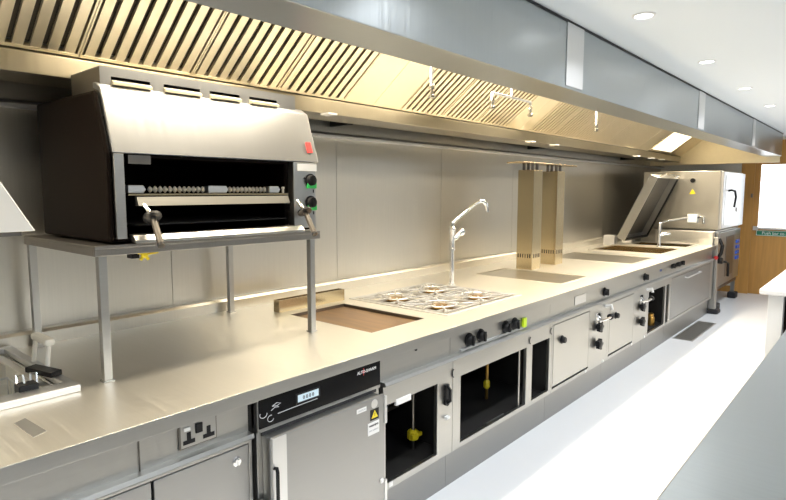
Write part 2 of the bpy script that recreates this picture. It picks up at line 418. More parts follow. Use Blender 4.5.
# ------------------------------------------------------------------ worktop with its cut-outs
YA, YB = -1.0, 8.25
WX0 = -2.90
holes = [(-2.85, -2.17, .02, .72),            # fryer
         (-2.54, -1.90, 2.02, 2.45),          # griddle
         (-2.60, -1.86, 2.60, 3.40),          # hob
         (-2.62, -1.84, 4.05, 4.56),          # plate
         (-2.72, -1.84, 5.62, 6.30),          # second plate
         (-2.66, -1.86, 6.62, 7.42),          # tilting pan
         (-2.56, -1.86, 7.62, 8.16)]          # sink
t = thing('worktop', 'long continuous stainless steel worktop running along the left wall', 'worktop', (-2.28, 3.4, .855))
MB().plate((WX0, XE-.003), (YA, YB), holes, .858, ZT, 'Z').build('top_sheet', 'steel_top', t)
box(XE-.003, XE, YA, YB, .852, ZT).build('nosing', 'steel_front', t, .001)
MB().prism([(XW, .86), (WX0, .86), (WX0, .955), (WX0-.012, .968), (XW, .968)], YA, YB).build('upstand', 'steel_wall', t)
box(-2.40, -1.70, 8.215, 8.25, ZT, 1.08).build('end_upstand', 'steel_top', t, .003)
box(XE-.03, XE-.012, YA, YB, .845, .858).build('drip_edge', 'steel_front', t)

# ------------------------------------------------------------------ base units
def front_text(name, body, size, y, z, material, parent, x=XF+.001):
    return text_part(name, body, size, (x, y, z), (0, 1, 0), (0, 0, 1), material, parent, .0006)
def carcass(t, y0, y1, opens=(), fascia=True, skin=True, mt='steel_front'):
    """frame with openings, hollow dark compartments, fascia, ledge and plinth"""
    if skin:
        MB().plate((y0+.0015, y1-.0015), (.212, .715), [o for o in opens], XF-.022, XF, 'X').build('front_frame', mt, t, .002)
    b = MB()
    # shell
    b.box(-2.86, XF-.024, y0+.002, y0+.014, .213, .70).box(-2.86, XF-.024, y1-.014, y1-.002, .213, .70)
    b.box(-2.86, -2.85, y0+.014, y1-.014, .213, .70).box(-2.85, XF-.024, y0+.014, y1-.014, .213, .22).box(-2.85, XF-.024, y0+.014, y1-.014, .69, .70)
    b.build('carcass', 'dark_void', t)  # near-black colour stands in for shade inside the cupboards
    if fascia:
        box(XF-.035, XF-.02, y0+.001, y1-.001, .735, .856).build('fascia_panel', mt, t, .001)
    MB().prism([(XF-.06, .715), (XF+.012, .715), (XF+.018, .722), (XF+.012, .735), (XF-.06, .737)], y0+.0005, y1-.0005).build('ledge', mt, t)
    box(-1.76, -1.722, y0+.0005, y1-.0005, 0.0, .213).build('plinth', 'plinth_steel', t, .002)
def knob(parent, y, z, r=.024, x=XF-.02, name='knob', bar=True):
    q = MB()._lathe(Vector((x, y, z)), Vector((1, 0, 0)), [(0, r*1.15), (.004, r*1.15), (.006, r*.9), (.026, r*.82), (.030, r*.7)], 22)
    if bar: q.box(x+.02, x+.038, y-r*.22, y+r*.22, z-r*.8, z+r*.8)
    return q.build(name, 'black_plastic', parent, 0, True)
def ring_pull(parent, y, z):
    return MB().tube([(XF, y+.008*cos(a), z+.02*sin(a)) if False else (XF+.004, y-.011*sin(a), z+.021*cos(a)) for a in [i*pi/8 for i in range(9)]], .003, 8).build('pull', 'black_plastic', parent, 0, True)
def latch(parent, y, z):
    q = MB().box(XF, XF+.012, y-.016, y+.016, z-.052, z+.052)
    q.tube([(XF+.010, y, z+.045), (XF+.028, y, z+.03), (XF+.028, y, z-.03), (XF+.010, y, z-.045)], .008, 8)
    q._lathe(Vector((XF, y, z+.03)), Vector((1, 0, 0)), [(0, .018), (.014, .018)], 14)
    q._lathe(Vector((XF, y, z-.04)), Vector((1, 0, 0)), [(0, .020), (.014, .020)], 14)
    return q.build('latch', 'black_plastic', parent, 0, True)

# unit beneath the fryer and grill stand
t = thing('base_cabinet', 'stainless base cabinet with twin power socket, left of the holding cabinet', 'cabinet', (-2.2, .3, 0))
carcass(t, -1.0, 1.155, [(-.95, 1.14, .235, .70)])
for a, b in ((-.95, -.08), (-.075, .782), (.787, 1.14)):
    dd = box(XF-.018, XF+.002, a+.002, b-.002, .237, .698).build('door', 'steel_door', t, .003)
    if a > .5:
        MB()._lathe(Vector((XF+.002, 1.088, .652)), Vector((1, 0, 0)), [(0, .017), (.005, .017), (.007, .012), (.010, .012)], 20).box(XF+.010, XF+.018, 1.085, 1.091, .642, .662).build('lock', 'chrome', dd, 0, True)
box(XF-.02, XF-.014, .755, .7575, .737, .856).build('fascia_seam', 'steel_dark', t)
so = box(XF-.021, XF-.011, .885, 1.023, .757, .843).build('power_socket', 'steel_dark', t, .003)
box(XF-.011, XF-.0095, .890, 1.018, .762, .838).build('faceplate', 'steel_front', so, .001)
for yy in (.918, .990):
    MB().box(XF-.0095, XF-.0080, yy-.007, yy+.007, .785, .812).box(XF-.0095, XF-.0080, yy-.021, yy+.021, .772, .786).build('socket_holes', 'black_plastic', so)
box(XF-.0095, XF-.004, .942, .966, .800, .832).build('rocker_switch', 'black_plastic', so, .001)
box(XF-.0095, XF-.004, .900, .922, .818, .830).build('rocker_switch', 'white_label', so, .001)

# holding cabinet
t = thing('holding_cabinet', 'under-counter hot holding cabinet with black control panel and warning stickers on its door', 'holding cabinet', (-2.2, 1.5, 0))
box(-2.75, XF-.005, 1.178, 1.838, .10, .735).build('body', 'steel_front', t, .003)
box(-2.75, XF-.03, 1.157, 1.176, .10, .853).build('side_gap_shade', 'dark_void', t)  # near-black filler painted as the shade in the gap
box(XF-.02, XF+.004, 1.178, 1.838, .722, .856).build('control_housing', 'steel_front', t, .002)
cp = box(XF+.004, XF+.009, 1.182, 1.832, .738, .848).build('control_panel', 'black_glass', t, .001)
box(XF+.009, XF+.0105, 1.35, 1.475, .783, .825).build('display_surround', 'black_plastic', cp)
box(XF+.0105, XF+.0115, 1.36, 1.465, .79, .818).build('display', 'display', cp)
front_text('display_digits', '0 0 0 0', .02, 1.412, .803, 'black_plastic', cp, XF+.0122)
front_text('lettering', 'ALTO-SHAAM', .019, 1.745, .822, 'white_label', cp, XF+.0095)
MB().box(XF+.0092, XF+.0098, 1.7235, 1.7265, .806, .838).box(XF+.0092, XF+.0098, 1.714, 1.736, .8205, .8235).build('red_cross_mark', 'red_badge', cp)
tr = MB()
def squig(pts): tr.tube([(XF+.0095, y, z) for y, z in pts], .0013, 6)
squig([(1.20+.016*math.cos(a), .79+.013*math.sin(a)) for a in [2.6+i*.35 for i in range(12)]])
squig([(1.232+.014*math.cos(a), .766+.012*math.sin(a)) for a in [1.2+i*.4 for i in range(13)]])
squig([(1.24, .81), (1.262, .818), (1.278, .812), (1.262, .806), (1.24, .81)])
squig([(1.235, .795), (1.252, .803), (1.27, .80)])
squig([(1.265, .775), (1.34, .777), (1.46, .778)])
tr.build('printed_dial', 'grey_print', cp)
XD = -1.62
dr = MB().box(XF-.005, XD-.006, 1.20, 1.80, .20, .708).build('door', 'steel_front', t, .004)
MB().plate((1.192, 1.806), (.19, .716), [], XD-.014, XD, 'X').build('door_skin', 'steel_door', dr, .007)
box(XD-.001, XD+.003, 1.198, 1.262, .19, .712).build('door_edge_strip', 'steel_bright', dr, .002)
box(XF-.004, XF+.003, 1.196, 1.812, .708, .722).build('door_gasket', 'rubber', t)
q = MB().tube([(XD, 1.205, .60), (XD+.016, 1.205, .605), (XD+.020, 1.205, .59), (XD+.020, 1.205, .45), (XD+.012, 1.205, .435), (XD, 1.205, .435)], .007, 10)
q.build('handle', 'black_plastic', dr, 0, True)
q = MB().box(XF+.0, XD+.02, 1.165, 1.195, .415, .47).cyl((XD+.0, 1.180, .445), (XD+.045, 1.180, .445), .016, 14)
q.build('latch', 'chrome', dr, .003)
box(XD-.012, XD+.006, 1.800, 1.816, .58, .705).build('hinge', 'steel_bright', dr, .003)
box(XD-.012, XD+.006, 1.800, 1.816, .20, .32).build('hinge', 'steel_bright', dr, .003)
box(XD, XD+.0012, 1.712, 1.765, .618, .666).build('warning_sticker', 'black_plastic', dr)
MB().prism([(1.718, .627), (1.759, .627), (1.7385, .661)], XD+.0012, XD+.002, 'X').build('warning_triangle', 'yellow', dr)
front_text('warning_mark', '!', .022, 1.7385, .641, 'black_plastic', dr, XD+.0026)
box(XD, XD+.0012, 1.697, 1.768, .555, .610).build('white_sticker', 'white_label', dr)
front_text('sticker_text', 'WARNING', .012, 1.7325, .595, 'black_plastic', dr, XD+.0018)
front_text('sticker_text', 'HOT SURFACE', .009, 1.7325, .574, 'grey_print', dr, XD+.0018)
box(XD, XD+.0012, 1.630, 1.688, .673, .692).build('white_sticker', 'white_label', dr)
front_text('sticker_text', 'CAUTION', .010, 1.659, .6825, 'grey_print', dr, XD+.0018)
MB()._lathe(Vector((XD, 1.738, .688)), Vector((1, 0, 0)), [(0, .020), (.0012, .020)], 24).build('round_badge', 'steel_bright', dr)
box(XD, XD+.008, 1.772, 1.790, .315, .335).build('door_stud', 'white_label', dr, .002)
box(-1.80, -1.765, 1.156, 1.859, 0, .10).build('plinth', 'plinth_steel', t)
box(-2.75, XF-.03, 1.842, 1.858, .10, .853).build('side_gap_shade', 'dark_void', t)  # same dark filler for the shaded gap on the right

# open cupboard with cable
t = thing('base_cabinet', 'base cabinet with dark open cupboard under the griddle, right of the holding cabinet', 'cabinet', (-2.2, 2.13, 0))
carcass(t, 1.86, 2.41, [(1.878, 2.275, .245, .622)])
latch(t, 2.348, .548); ring_pull(t, 2.412, .645)
MB().box(XF, XF+.02, 2.335, 2.362, .418, .432).build('door_catch', 'white_label', t, .002)
MB()._lathe(Vector((XF-.02, 2.121, .832)), Vector((1, 0, 0)), [(0, .008), (.004, .008)], 14).build('screw_cap', 'black_plastic', t)
MB().box(XF-.02, XF-.012, 1.845, 1.865, .836, .846).build('corner_clip', 'black_plastic', t)
box(XF-.012, XF+.004, 1.95, 2.06, .60, .632).build('white_tag', 'white_label', t, .004)
box(XF, XF+.003, 1.90, 1.925, .222, .245).build('white_tag', 'white_label', t)
box(XF-.30, XF-.28, 2.05, 2.30, .42, .445).build('shelf_edge', 'steel_dark', t)
t = thing('gas_valve', 'small yellow gas valve inside the first open cupboard', 'valve', (-1.85, 2.288, .216))
MB().cyl((-1.85, 2.288, .216), (-1.85, 2.288, .27), .010, 10).cyl((-1.85, 2.288, .33), (-1.85, 2.288, .68), .010, 10).build('pipe', 'steel_dark', t)
MB()._lathe(Vector((-1.85, 2.288, .27)), Vector((0, 0, 1)), [(0, .016), (.01, .032), (.05, .032), (.06, .016)], 8).box(-1.835, -1.82, 2.25, 2.33, .292, .312).build('valve_body', 'yellow', t, .002)

# hob unit
t = thing('base_cabinet', 'base cabinet below the hob with wide open cupboard and slim opening, two pairs of knobs', 'cabinet', (-2.2, 3.0, 0))
carcass(t, 2.41, 3.58, [(2.485, 3.222, .240, .612), (3.300, 3.545, .242, .612)])
for yy in (2.585, 2.705, 2.98, 3.09): knob(t, yy, .787, .034)
MB().plate((2.50, 3.20), (.738, .752), [], XF-.022, XF-.010, 'X').build('drip_strip', 'steel_bright', t, .002)
box(XF-.02, XF-.005, 3.185, 3.225, .745, .805).build('yellow_tag', 'lime', t, .002)
ring_pull(t, 3.262, .650); ring_pull(t, 3.562, .655)
box(XF-.03, XF-.022, 3.165, 3.18, .24, .612).build('sliding_door_edge', 'steel_front', t, .001)
box(XF-.035, XF-.015, 2.80, 3.0, .222, .238).build('bottom_runner', 'steel_bright', t)
t = thing('gas_valve', 'yellow gas valve on a pipe inside the wide open cupboard under the hob', 'valve', (-1.95, 3.19, .216))
MB().cyl((-1.95, 3.19, .216), (-1.95, 3.19, .29), .011, 10).cyl((-1.95, 3.19, .35), (-1.95, 3.19, .68), .011, 10).build('pipe', 'brass_burner', t)
MB()._lathe(Vector((-1.95, 3.19, .29)), Vector((0, 0, 1)), [(0, .013), (.012, .022), (.045, .022), (.06, .013)], 6).build('valve_body', 'yellow', t)

def valve_set(t, y):
    for z in (.540, .402):
        q = MB()
        q._lathe(Vector((XF, y, z)), Vector((1, 0, 0)), [(0, .022), (.012, .022), (.014, .036), (.04, .036), (.044, .028)], 16)
        for a in range(5): q.box(XF+.015, XF+.042, y+.036*cos(a*1.257)-.008, y+.036*cos(a*1.257)+.008, z+.036*sin(a*1.257)-.008, z+.036*sin(a*1.257)+.008)
        q.build('valve_wheel', 'black_plastic', t, 0, True)
    MB().tube([(XF+.005, y, .625), (XF+.03, y, .60), (XF+.03, y, .575)], .010, 8).tube([(XF+.02, y-.02, .590), (XF+.055, y+.03, .597), (XF+.06, y+.13, .60)], .009, 8).box(XF, XF+.01, y-.04, y+.04, .59, .65).build('lever', 'chrome', t, 0, True)
    MB()._lathe(Vector((XF+.05, y+.15, .60)), Vector((0, 1, 0)), [(-.02, .014), (-.012, .024), (.015, .024), (.02, .014)], 14).build('lever_knob', 'black_plastic', t, 0, True)
def door_unit(y0, y1, da, db, vy, label, kz=.562):
    t = thing('base_cabinet', label, 'cabinet', (-2.2, (y0+y1)/2, 0))
    carcass(t, y0, y1, [(da-.006, db+.006, .238, .690)])
    dd = box(XF-.018, XF+.001, da, db, .252, .686).build('door', 'steel_front', t, .003)
    knob(dd, da+.13, kz, .026, XF+.001, 'door_knob', False)
    valve_set(t, vy)
    MB().tube([(XF, vy+.17, .675), (XF+.05, vy+.17, .69), (XF+.055, vy+.17, .655)], .012, 8).build('white_pull', 'white_label', t, 0, True)
    MB()._lathe(Vector((XF, vy-.2, .228)), Vector((1, 0, 0)), [(0, .012), (.006, .012)], 12)._lathe(Vector((XF, vy+.15, .228)), Vector((1, 0, 0)), [(0, .012), (.006, .012)], 12).build('screw_caps', 'white_label', t)
    return t
t = door_unit(3.58, 4.60, 3.605, 4.215, 4.37, 'base cabinet with knobbed door below the first solid hotplate')
knob(t, 4.555, .789, .032)
box(XF-.02, XF-.016, 3.98, 4.18, .765, .83).build('stamped_plate', 'steel_bright', t, .001)
t = door_unit(4.60, 5.60, 4.645, 5.215, 5.40, 'base cabinet with knobbed door below the twin columns, left of small open cupboard')
knob(t, 5.555, .797, .032)
# small open cupboard and end panel
t = thing('base_cabinet', 'base cabinet with small dark open cupboard below the second hotplate', 'cabinet', (-2.2, 5.96, 0))
carcass(t, 5.60, 6.33, [(5.645, 6.17, .238, .640), (6.215, 6.31, .238, .640)])
front_text('control_marks', 'I 0 II', .035, 6.05, .805, 'blue_plastic', t, XF-.019)
jar = tag(MB()._lathe(Vector((-1.80, 6.12, .222)), Vector((0, 0, 1)), [(0, .045), (.08, .045), (.09, .035), (.10, .036), (.12, .036), (.122, .03)], 18).build('jar', 'brass_burner', None, 0, True), 'small brown jar standing in the small dark open cupboard', 'jar')
t = thing('base_cabinet', 'plain end base cabinet with three small knobs, nearest the ovens', 'cabinet', (-2.2, 7.13, 0))
carcass(t, 6.33, 8.24, [(6.38, 8.10, .24, .69)])
box(XF-.018, XF+.001, 6.385, 8.095, .245, .686).build('door', 'steel_door', t, .003)
for yy in (6.44, 6.62, 6.79): knob(t, yy, .815, .030)
MB().tube([(XF+.001, 6.9, .64), (XF+.03, 6.9, .64), (XF+.03, 7.5, .64), (XF+.001, 7.5, .64)], .008, 8).build('rail', 'steel_bright', t, 0, True)

# ------------------------------------------------------------------ fryer at the left
t = thing('fryer', 'drop-in stainless fryer well with raised rim at the left end of the worktop', 'fryer', (-2.5, .37, .60))
MB().well(-2.845, -2.175, .025, .715, .76, .898).build('tank', 'steel_top', t)
MB().plate((-2.875, -2.10), (0.0, .745), [(-2.84, -2.18, .03, .71)], .9005, .925, 'Z').build('rim', 'steel_bright', t, .004)
MB().plate((-2.83, -2.19), (.04, .70), [(-2.80, -2.225, .07, .67)], .888, .898, 'Z').build('inner_ledge', 'steel_top', t, .001)
t = thing('fryer_basket', 'wire fryer basket with white upright handle in the fryer well', 'basket', (-2.35, .6, .66))
q = MB()
for i in range(9):
    x = -2.55 + i*.04
    q.tube([(x, .40, .875), (x, .40, .80), (x, .64, .80), (x, .64, .875)], .0018, 6)
for i in range(7):
    y = .40 + i*.04
    q.tube([(-2.55, y, .875), (-2.55, y, .80), (-2.23, y, .80), (-2.23, y, .875)], .0018, 6)
q.tube([(-2.55, .40, .875), (-2.23, .40, .875), (-2.23, .64, .875), (-2.55, .64, .875)], .004, 8, True)
q.build('wire_cage', 'steel_bright', t)
MB().tube([(-2.515, .725, .93), (-2.515, .735, 1.01), (-2.50, .738, 1.028), (-2.385, .738, 1.028), (-2.37, .735, 1.01), (-2.37, .725, .93)], [.009]*6, 10).build('handle', 'white_plastic', t, 0, True)
MB().obox((-2.4425, .738, 1.03), (.085, 0, 0), (0, .018, 0), (0, 0, .013)).build('handle_grip', 'white_plastic', t, .009)
MB().obox((-2.33, .70, .936), (.075, .02, 0), (-.01, .022, 0), (0, 0, .010)).build('hook_bar', 'black_plastic', t, .003)
MB().box(-2.22, -2.165, .575, .635, .905, .945).build('clip', 'black_plastic', t, .004)
MB().tube([(-2.22, .585, .93), (-2.24, .59, .965), (-2.21, .60, .97), (-2.19, .60, .93)], .004, 8).tube([(-2.22, .625, .93), (-2.235, .63, .965), (-2.205, .64, .97), (-2.19, .635, .93)], .004, 8).build('wire_hook', 'chrome', t, 0, True)
t = tag(MB().prism([(-1.80, .505), (-1.955, .50), (-1.975, .535), (-1.82, .545)], ZT, ZT+.0015, 'Z').build('grey_strip', 'plinth_steel'), 'small grey strip lying on the worktop in front of the fryer', 'strip')  # thin flat grey strip on the worktop
# overhead chip warmer at the far left
t = thing('food_warmer', 'pale overhead food warmer with sloping side on a post above the fryer', 'food warmer', (-2.6, .35, .90))
MB().prism([(.08, 1.47), (.635, 1.47), (.53, 1.66), (.40, 1.84), (.08, 1.84)], -2.45, -2.10, 'X').build('head', 'white_panel', t, .004)
MB().prism([(.10, 1.455), (.60, 1.455), (.60, 1.47), (.10, 1.47)], -2.43, -2.12, 'X').build('heater_tray', 'steel_dark', t)
MB().box(-2.862, -2.80, .52, .58, .922, 1.48).box(-2.862, -2.40, .52, .58, 1.48, 1.54).build('post', 'steel_bright', t, .003)

# ------------------------------------------------------------------ grill stand and salamander
t = thing('grill_stand', 'raised stainless stand on four square legs carrying the grill', 'stand', (-2.48, 1.36, ZT))
MB().box(-2.88, -2.12, .822, 1.886, 1.392, 1.404).box(-2.14, -2.12, .822, 1.886, 1.366, 1.392).box(-2.88, -2.86, .822, 1.886, 1.366, 1.392).box(-2.86, -2.14, .822, .842, 1.366, 1.392).box(-2.86, -2.14, 1.866, 1.886, 1.366, 1.392).build('shelf', 'shelf_steel', t, .002)
for x, y in ((-2.145, .852), (-2.145, 1.845), (-2.85, .842), (-2.85, 1.84)):
    MB().box(x-.015, x+.015, y-.015, y+.015, .906, 1.392).box(x-.02, x+.02, y-.02, y+.02, ZT, .906).build('leg', 'steel_front', t, .002)
t = thing('salamander_grill', 'large salamander grill with black side and white sloping hood on the raised stand', 'grill', (-2.48, 1.4, 1.404))
Ya, Yb = .878, 1.878
o = MB().prism([(-2.80, 1.412), (-2.14, 1.412), (-2.125, 1.43), (-2.125, 1.735), (-2.20, 1.955), (-2.215, 1.965), (-2.80, 1.972)], Ya, Ya+.022).build('side_panel', 'black_enamel', t, .012); o['label'] = 'dark brown-black left side panel'
MB().prism([(-2.80, 1.412), (-2.14, 1.412), (-2.14, 1.735), (-2.20, 1.955), (-2.80, 1.965)], Yb-.022, Yb).build('side_panel', 'steel_front', t, .004)
box(-2.80, -2.78, Ya+.022, Yb-.022, 1.412, 1.965).build('back_panel', 'black_enamel', t)
box(-2.78, -2.24, Ya+.022, Yb-.022, 1.945, 1.96).build('top_panel', 'steel_bright', t)
box(-2.78, -2.15, Ya+.022, Yb-.022, 1.412, 1.425).build('floor_panel', 'black_enamel', t)
MB().prism([(-2.115, 1.737), (-2.195, 1.975), (-2.24, 2.0), (-2.26, 2.0), (-2.26, 1.98), (-2.21, 1.965), (-2.135, 1.737)], Ya+.022, Yb).build('front_hood', 'hood_satin', t, .003)
fx = MB().plate((.915, 1.83), (1.962, 2.055), [(.955, 1.105, 2.014, 2.026), (1.16, 1.32, 2.014, 2.026), (1.365, 1.515, 2.014, 2.026), (1.565, 1.72, 2.014, 2.026)], -2.232, -2.228, 'X')
fx.box(-2.50, -2.232, 1.826, 1.83, 1.962, 2.055).box(-2.50, -2.496, .919, 1.826, 1.962, 2.055).box(-2.50, -2.228, .915, 1.83, 2.055, 2.059)
fl = fx.build('flue_box', 'hood_satin', t)
box(-2.29, -2.285, .93, 1.80, 1.965, 2.05).build('flue_slot_shade', 'dark_void', fl)  # near-black sheet gives the slots their shade by colour
box(-2.50, -2.232, .915, .919, 1.962, 2.055).build('flue_side_shaded', 'steel_dark', fl)  # darker steel here paints the shade on the box's left face
for a, b in ((.955, 1.105), (1.16, 1.32), (1.365, 1.515), (1.565, 1.72)):
    MB().prism([(-2.228, 2.012), (-2.210, 2.004), (-2.210, 1.994), (-2.228, 1.992)], a, b).build('louvre', 'steel_filter', fl)
box(-2.16, -2.115, .902, .938, 1.425, 1.735).build('front_stile', 'steel_front', t, .002)
cpn = box(-2.30, -2.115, 1.722, Yb-.022, 1.425, 1.735).build('control_panel', 'steel_front', t, .002)
box(-2.115, -2.113, 1.745, 1.862, 1.695, 1.728).build('rating_plate', 'white_label', cpn)
box(-2.78, -2.16, 1.70, 1.722, 1.425, 1.735).build('cavity_wall', 'black_enamel', t)
box(-2.78, -2.16, .938, .946, 1.425, 1.735).build('cavity_wall', 'black_enamel', t)
box(-2.78, -2.13, .946, 1.70, 1.725, 1.735).build('cavity_roof', 'black_enamel', t)
for z in (1.65, 1.545):
    k = MB()._lathe(Vector((-2.115, 1.822, z)), Vector((1, 0, 0)), [(0, .033), (.004, .033), (.005, .026), (.022, .023), (.024, .018)], 22).box(-2.10, -2.082, 1.817, 1.827, z-.02, z+.022).build('control_knob', 'black_plastic', t, 0, True)
    MB().plate((1.800, 1.856), (z-.038, z-.010), [], -2.1149, -2.106, 'X').build('knob_scale', 'green_dial', k, .002)
    MB().box(-2.115, -2.112, 1.838, 1.842, z-.058, z-.043).build('pointer_mark', 'black_plastic', k)
for y in (1.785,):
    MB()._lathe(Vector((-2.115, y, 1.66)), Vector((1, 0, 0)), [(0, .005), (.003, .005)], 10).build('pilot_hole', 'black_plastic', cpn)
MB().obox((-2.1372, 1.836, 1.808), (-.0084, 0, .025), (0, .014, 0), (.0030, 0, .0010)).build('badge', 'red_badge', t)
MB().box(-2.13, -2.118, .955, 1.04, 1.70, 1.732).build('inner_bracket', 'steel_dark', t)
# rack with ceramic teeth
rk = box(-2.60, -2.13, .955, 1.70, 1.583, 1.590).build('grill_rack', 'steel_warm', t)
MB().prism([(-2.13, 1.578), (-2.115, 1.578), (-2.10, 1.545), (-2.13, 1.545)], .978, 1.685).build('rack_front', 'steel_front', rk)
def teeth(a, b):
    q = MB()
    n = int((b-a)/.0195)
    for i in range(n):
        y = a + (b-a)*(i+.5)/n
        q._lathe(Vector((-2.165, y-.008, 1.606)), Vector((0, 1, 0)), [(0, .006), (.007, .014), (.015, .006)], 8)
    q.build('ceramic_teeth', 'ceramic', rk)
teeth(1.045, 1.29); teeth(1.40, 1.60)
for a, b in ((.962, 1.03), (1.295, 1.39), (1.605, 1.665)):
    MB().prism([(a, 1.592), (b-.01, 1.592), (b, 1.606), (b-.01, 1.622), (a, 1.622)], -2.175, -2.145, 'X').build('rack_block', 'steel_bright', rk, .002)
MB()._lathe(Vector((-2.15, 1.685, 1.59)), Vector((0, 0, 1)), [(0, .005), (.018, .005), (.024, .008), (.03, .005)], 10).build('rack_pin', 'ceramic', rk)
box(-2.70, -2.14, .985, 1.695, 1.47, 1.475).build('drip_tray', 'dark_void', t)
MB().prism([(-2.14, 1.44), (-2.105, 1.436), (-2.085, 1.418), (-2.085, 1.408), (-2.12, 1.412), (-2.14, 1.425)], .955, 1.76).build('front_lip', 'steel_front', t, .001)
for y0, y1, e in ((1.0, 1.015, 1.015), (1.74, 1.75, 1.775)):
    hd = MB().tube([(-2.13, y0, 1.56), (-2.10, y0, 1.545), (-2.075, y1, 1.505)], .008, 10).build('rack_lever', 'chrome', t, 0, True)
    ax = Vector((.085, -.012, -.11)).normalized()
    MB()._lathe(Vector((-2.078, y1, 1.51)), ax, [(0, .012), (.003, .034), (.012, .034), (.016, .014)], 20).build('heat_disc', 'black_plastic', hd, 0, True)
    MB()._lathe(Vector((-2.068, y1, 1.50)), ax, [(0, .011), (.06, .0125), (.12, .0125), (.123, .009)], 14).build('grip', 'grip_grey', hd, 0, True)
    MB()._lathe(Vector((-2.068, y1, 1.50))+ax*.115, ax, [(0, .0132), (.012, .0132)], 14).build('grip_end', 'black_plastic', hd, 0, True)
t = thing('gas_valve', 'yellow star-shaped gas valve hanging under the grill stand shelf', 'valve', (-2.17, 1.02, 1.34))
MB().cyl((-2.20, 1.00, 1.375), (-2.20, 1.00, 1.392), .016, 12).box(-2.215, -2.17, .975, 1.005, 1.342, 1.376).build('valve_body', 'black_plastic', t, .002)
q = MB()._lathe(Vector((-2.17, 1.02, 1.357)), Vector((1, 0, 0)), [(0, .012), (.012, .014), (.016, .010)], 14)
for i in range(5):
    a = i*1.257+.3; q.obox((-2.162, 1.02+.017*cos(a), 1.357+.017*sin(a)), (.005, 0, 0), (0, .010*cos(a), .010*sin(a)), (0, -.005*sin(a), .005*cos(a)))
q.tube([(-2.16, 1.03, 1.357), (-2.15, 1.07, 1.362)], .004, 8)
q.build('valve_wheel', 'yellow', t, .001)

# ------------------------------------------------------------------ griddle
t = thing('griddle', 'sunken griddle plate with browned surface in the worktop', 'griddle', (-2.22, 2.235, .86))
MB().well(-2.538, -1.902, 2.022, 2.448, .862, .899, .004).build('tray', 'steel_dark', t)
box(-2.53, -1.91, 2.03, 2.44, .868, .884).build('cooking_plate', 'griddle_plate', t, .004)
t = tag(MB().box(-2.625, -2.618, 2.01, 2.53, ZT, .972).box(-2.672, -2.665, 2.01, 2.53, ZT, .972).box(-2.665, -2.625, 2.01, 2.017, ZT, .972).box(-2.665, -2.625, 2.523, 2.53, ZT, .972).box(-2.665, -2.625, 2.017, 2.523, .94, .945).build('splash_guard', 'steel_warm', None, .001), 'low box-shaped steel splash guard standing behind the griddle', 'splash guard')

# ------------------------------------------------------------------ hob
t = thing('gas_hob', 'four burner gas hob set in the worktop between griddle and hotplate', 'hob', (-2.23, 3.0, .86))
MB().well(-2.598, -1.862, 2.602, 3.398, .862, .899, .004).build('spill_tray', 'steel_top', t)
MB().plate((-2.625, -1.835), (2.575, 3.43), [(-2.597, -1.863, 2.603, 3.397)], .9003, .905, 'Z').build('rim', 'steel_bright', t, .001)
for bx in (-2.41, -2.05):
    for by in (2.80, 3.20):
        bn = MB()._lathe(Vector((bx, by, .866)), Vector((0, 0, 1)), [(0, .125), (.008, .12), (.012, .085), (.022, .072)], 24).build('burner', 'cast_burner', t, 0, True)
        MB()._lathe(Vector((bx, by, .888)), Vector((0, 0, 1)), [(0, .070), (.004, .078), (.011, .076), (.014, .06), (.0145, .002)], 24).build('burner_cap', 'brass_burner', bn, 0, True)
        g = MB()
        s = .165
        g.box(bx-s, bx+s, by-s-.02, by-s-.01, .897, .909).box(bx-s, bx+s, by+s+.01, by+s+.02, .897, .909).box(bx-s, bx-s+.01, by-s-.01, by+s+.01, .897, .909).box(bx+s-.01, bx+s, by-s-.01, by+s+.01, .897, .909)
        for k in range(8):
            a = k*pi/4; r0, r1 = .055, (.165 if k % 2 == 0 else .21)
            c, sn = cos(a), sin(a); mr = (r0+r1)/2
            g.obox((bx+mr*c, by+mr*sn, .907), ((r1-r0)/2*c, (r1-r0)/2*sn, 0), (-.005*sn, .005*c, 0), (0, 0, .007))
        for d in (-.10, .10):
            g.box(bx+d-.004, bx+d+.004, by-s-.01, by-.11, .900, .909).box(bx+d-.004, bx+d+.004, by+.11, by+s+.01, .900, .909)
            g.box(bx-s, bx-.11, by+d-.004, by+d+.004, .900, .909).box(bx+.11, bx+s, by+d-.004, by+d+.004, .900, .909)
        g.tube([(bx+.10*cos(a), by+.10*sin(a), .909) for a in [i*pi/12 for i in range(24)]], .005, 6, True)
        g.build('pan_support', 'steel_bright', t, .001)
# water tap behind the hob
t = thing('pot_filler_tap', 'tall chrome tap with angled spout rising from the worktop beside the hob', 'tap', (-2.44, 3.47, ZT))
TX, TY = -2.44, 3.47
MB()._lathe(Vector((TX, TY, ZT)), Vector((0, 0, 1)), [(0, .032), (.008, .032), (.012, .018), (.26, .017), (.262, .024), (.275, .024), (.278, .02), (.40, .02), (.41, .026), (.43, .026), (.44, .016), (.47, .014)], 18).build('column', 'chrome', t, 0, True)
MB().tube([(TX, TY, 1.24), (TX+.01, TY+.035, 1.255), (TX+.02, TY+.07, 1.285)], [.016, .020, .016], 12)._lathe(Vector((TX+.02, TY+.075, 1.285)), Vector((.2, .8, .5)), [(-.01, .02), (.0, .028), (.03, .028), (.036, .018)], 14).build('valve_handle', 'chrome', t, 0, True)
MB().tube([(TX, TY, 1.36), (TX+.01, TY+.03, 1.385), (TX+.07, TY+.20, 1.505), (TX+.085, TY+.24, 1.52), (TX+.09, TY+.27, 1.52), (TX+.10, TY+.30, 1.505), (TX+.105, TY+.315, 1.44)], [.015, .014, .013, .014, .015, .017, .014], 12).build('spout', 'chrome', t, 0, True)

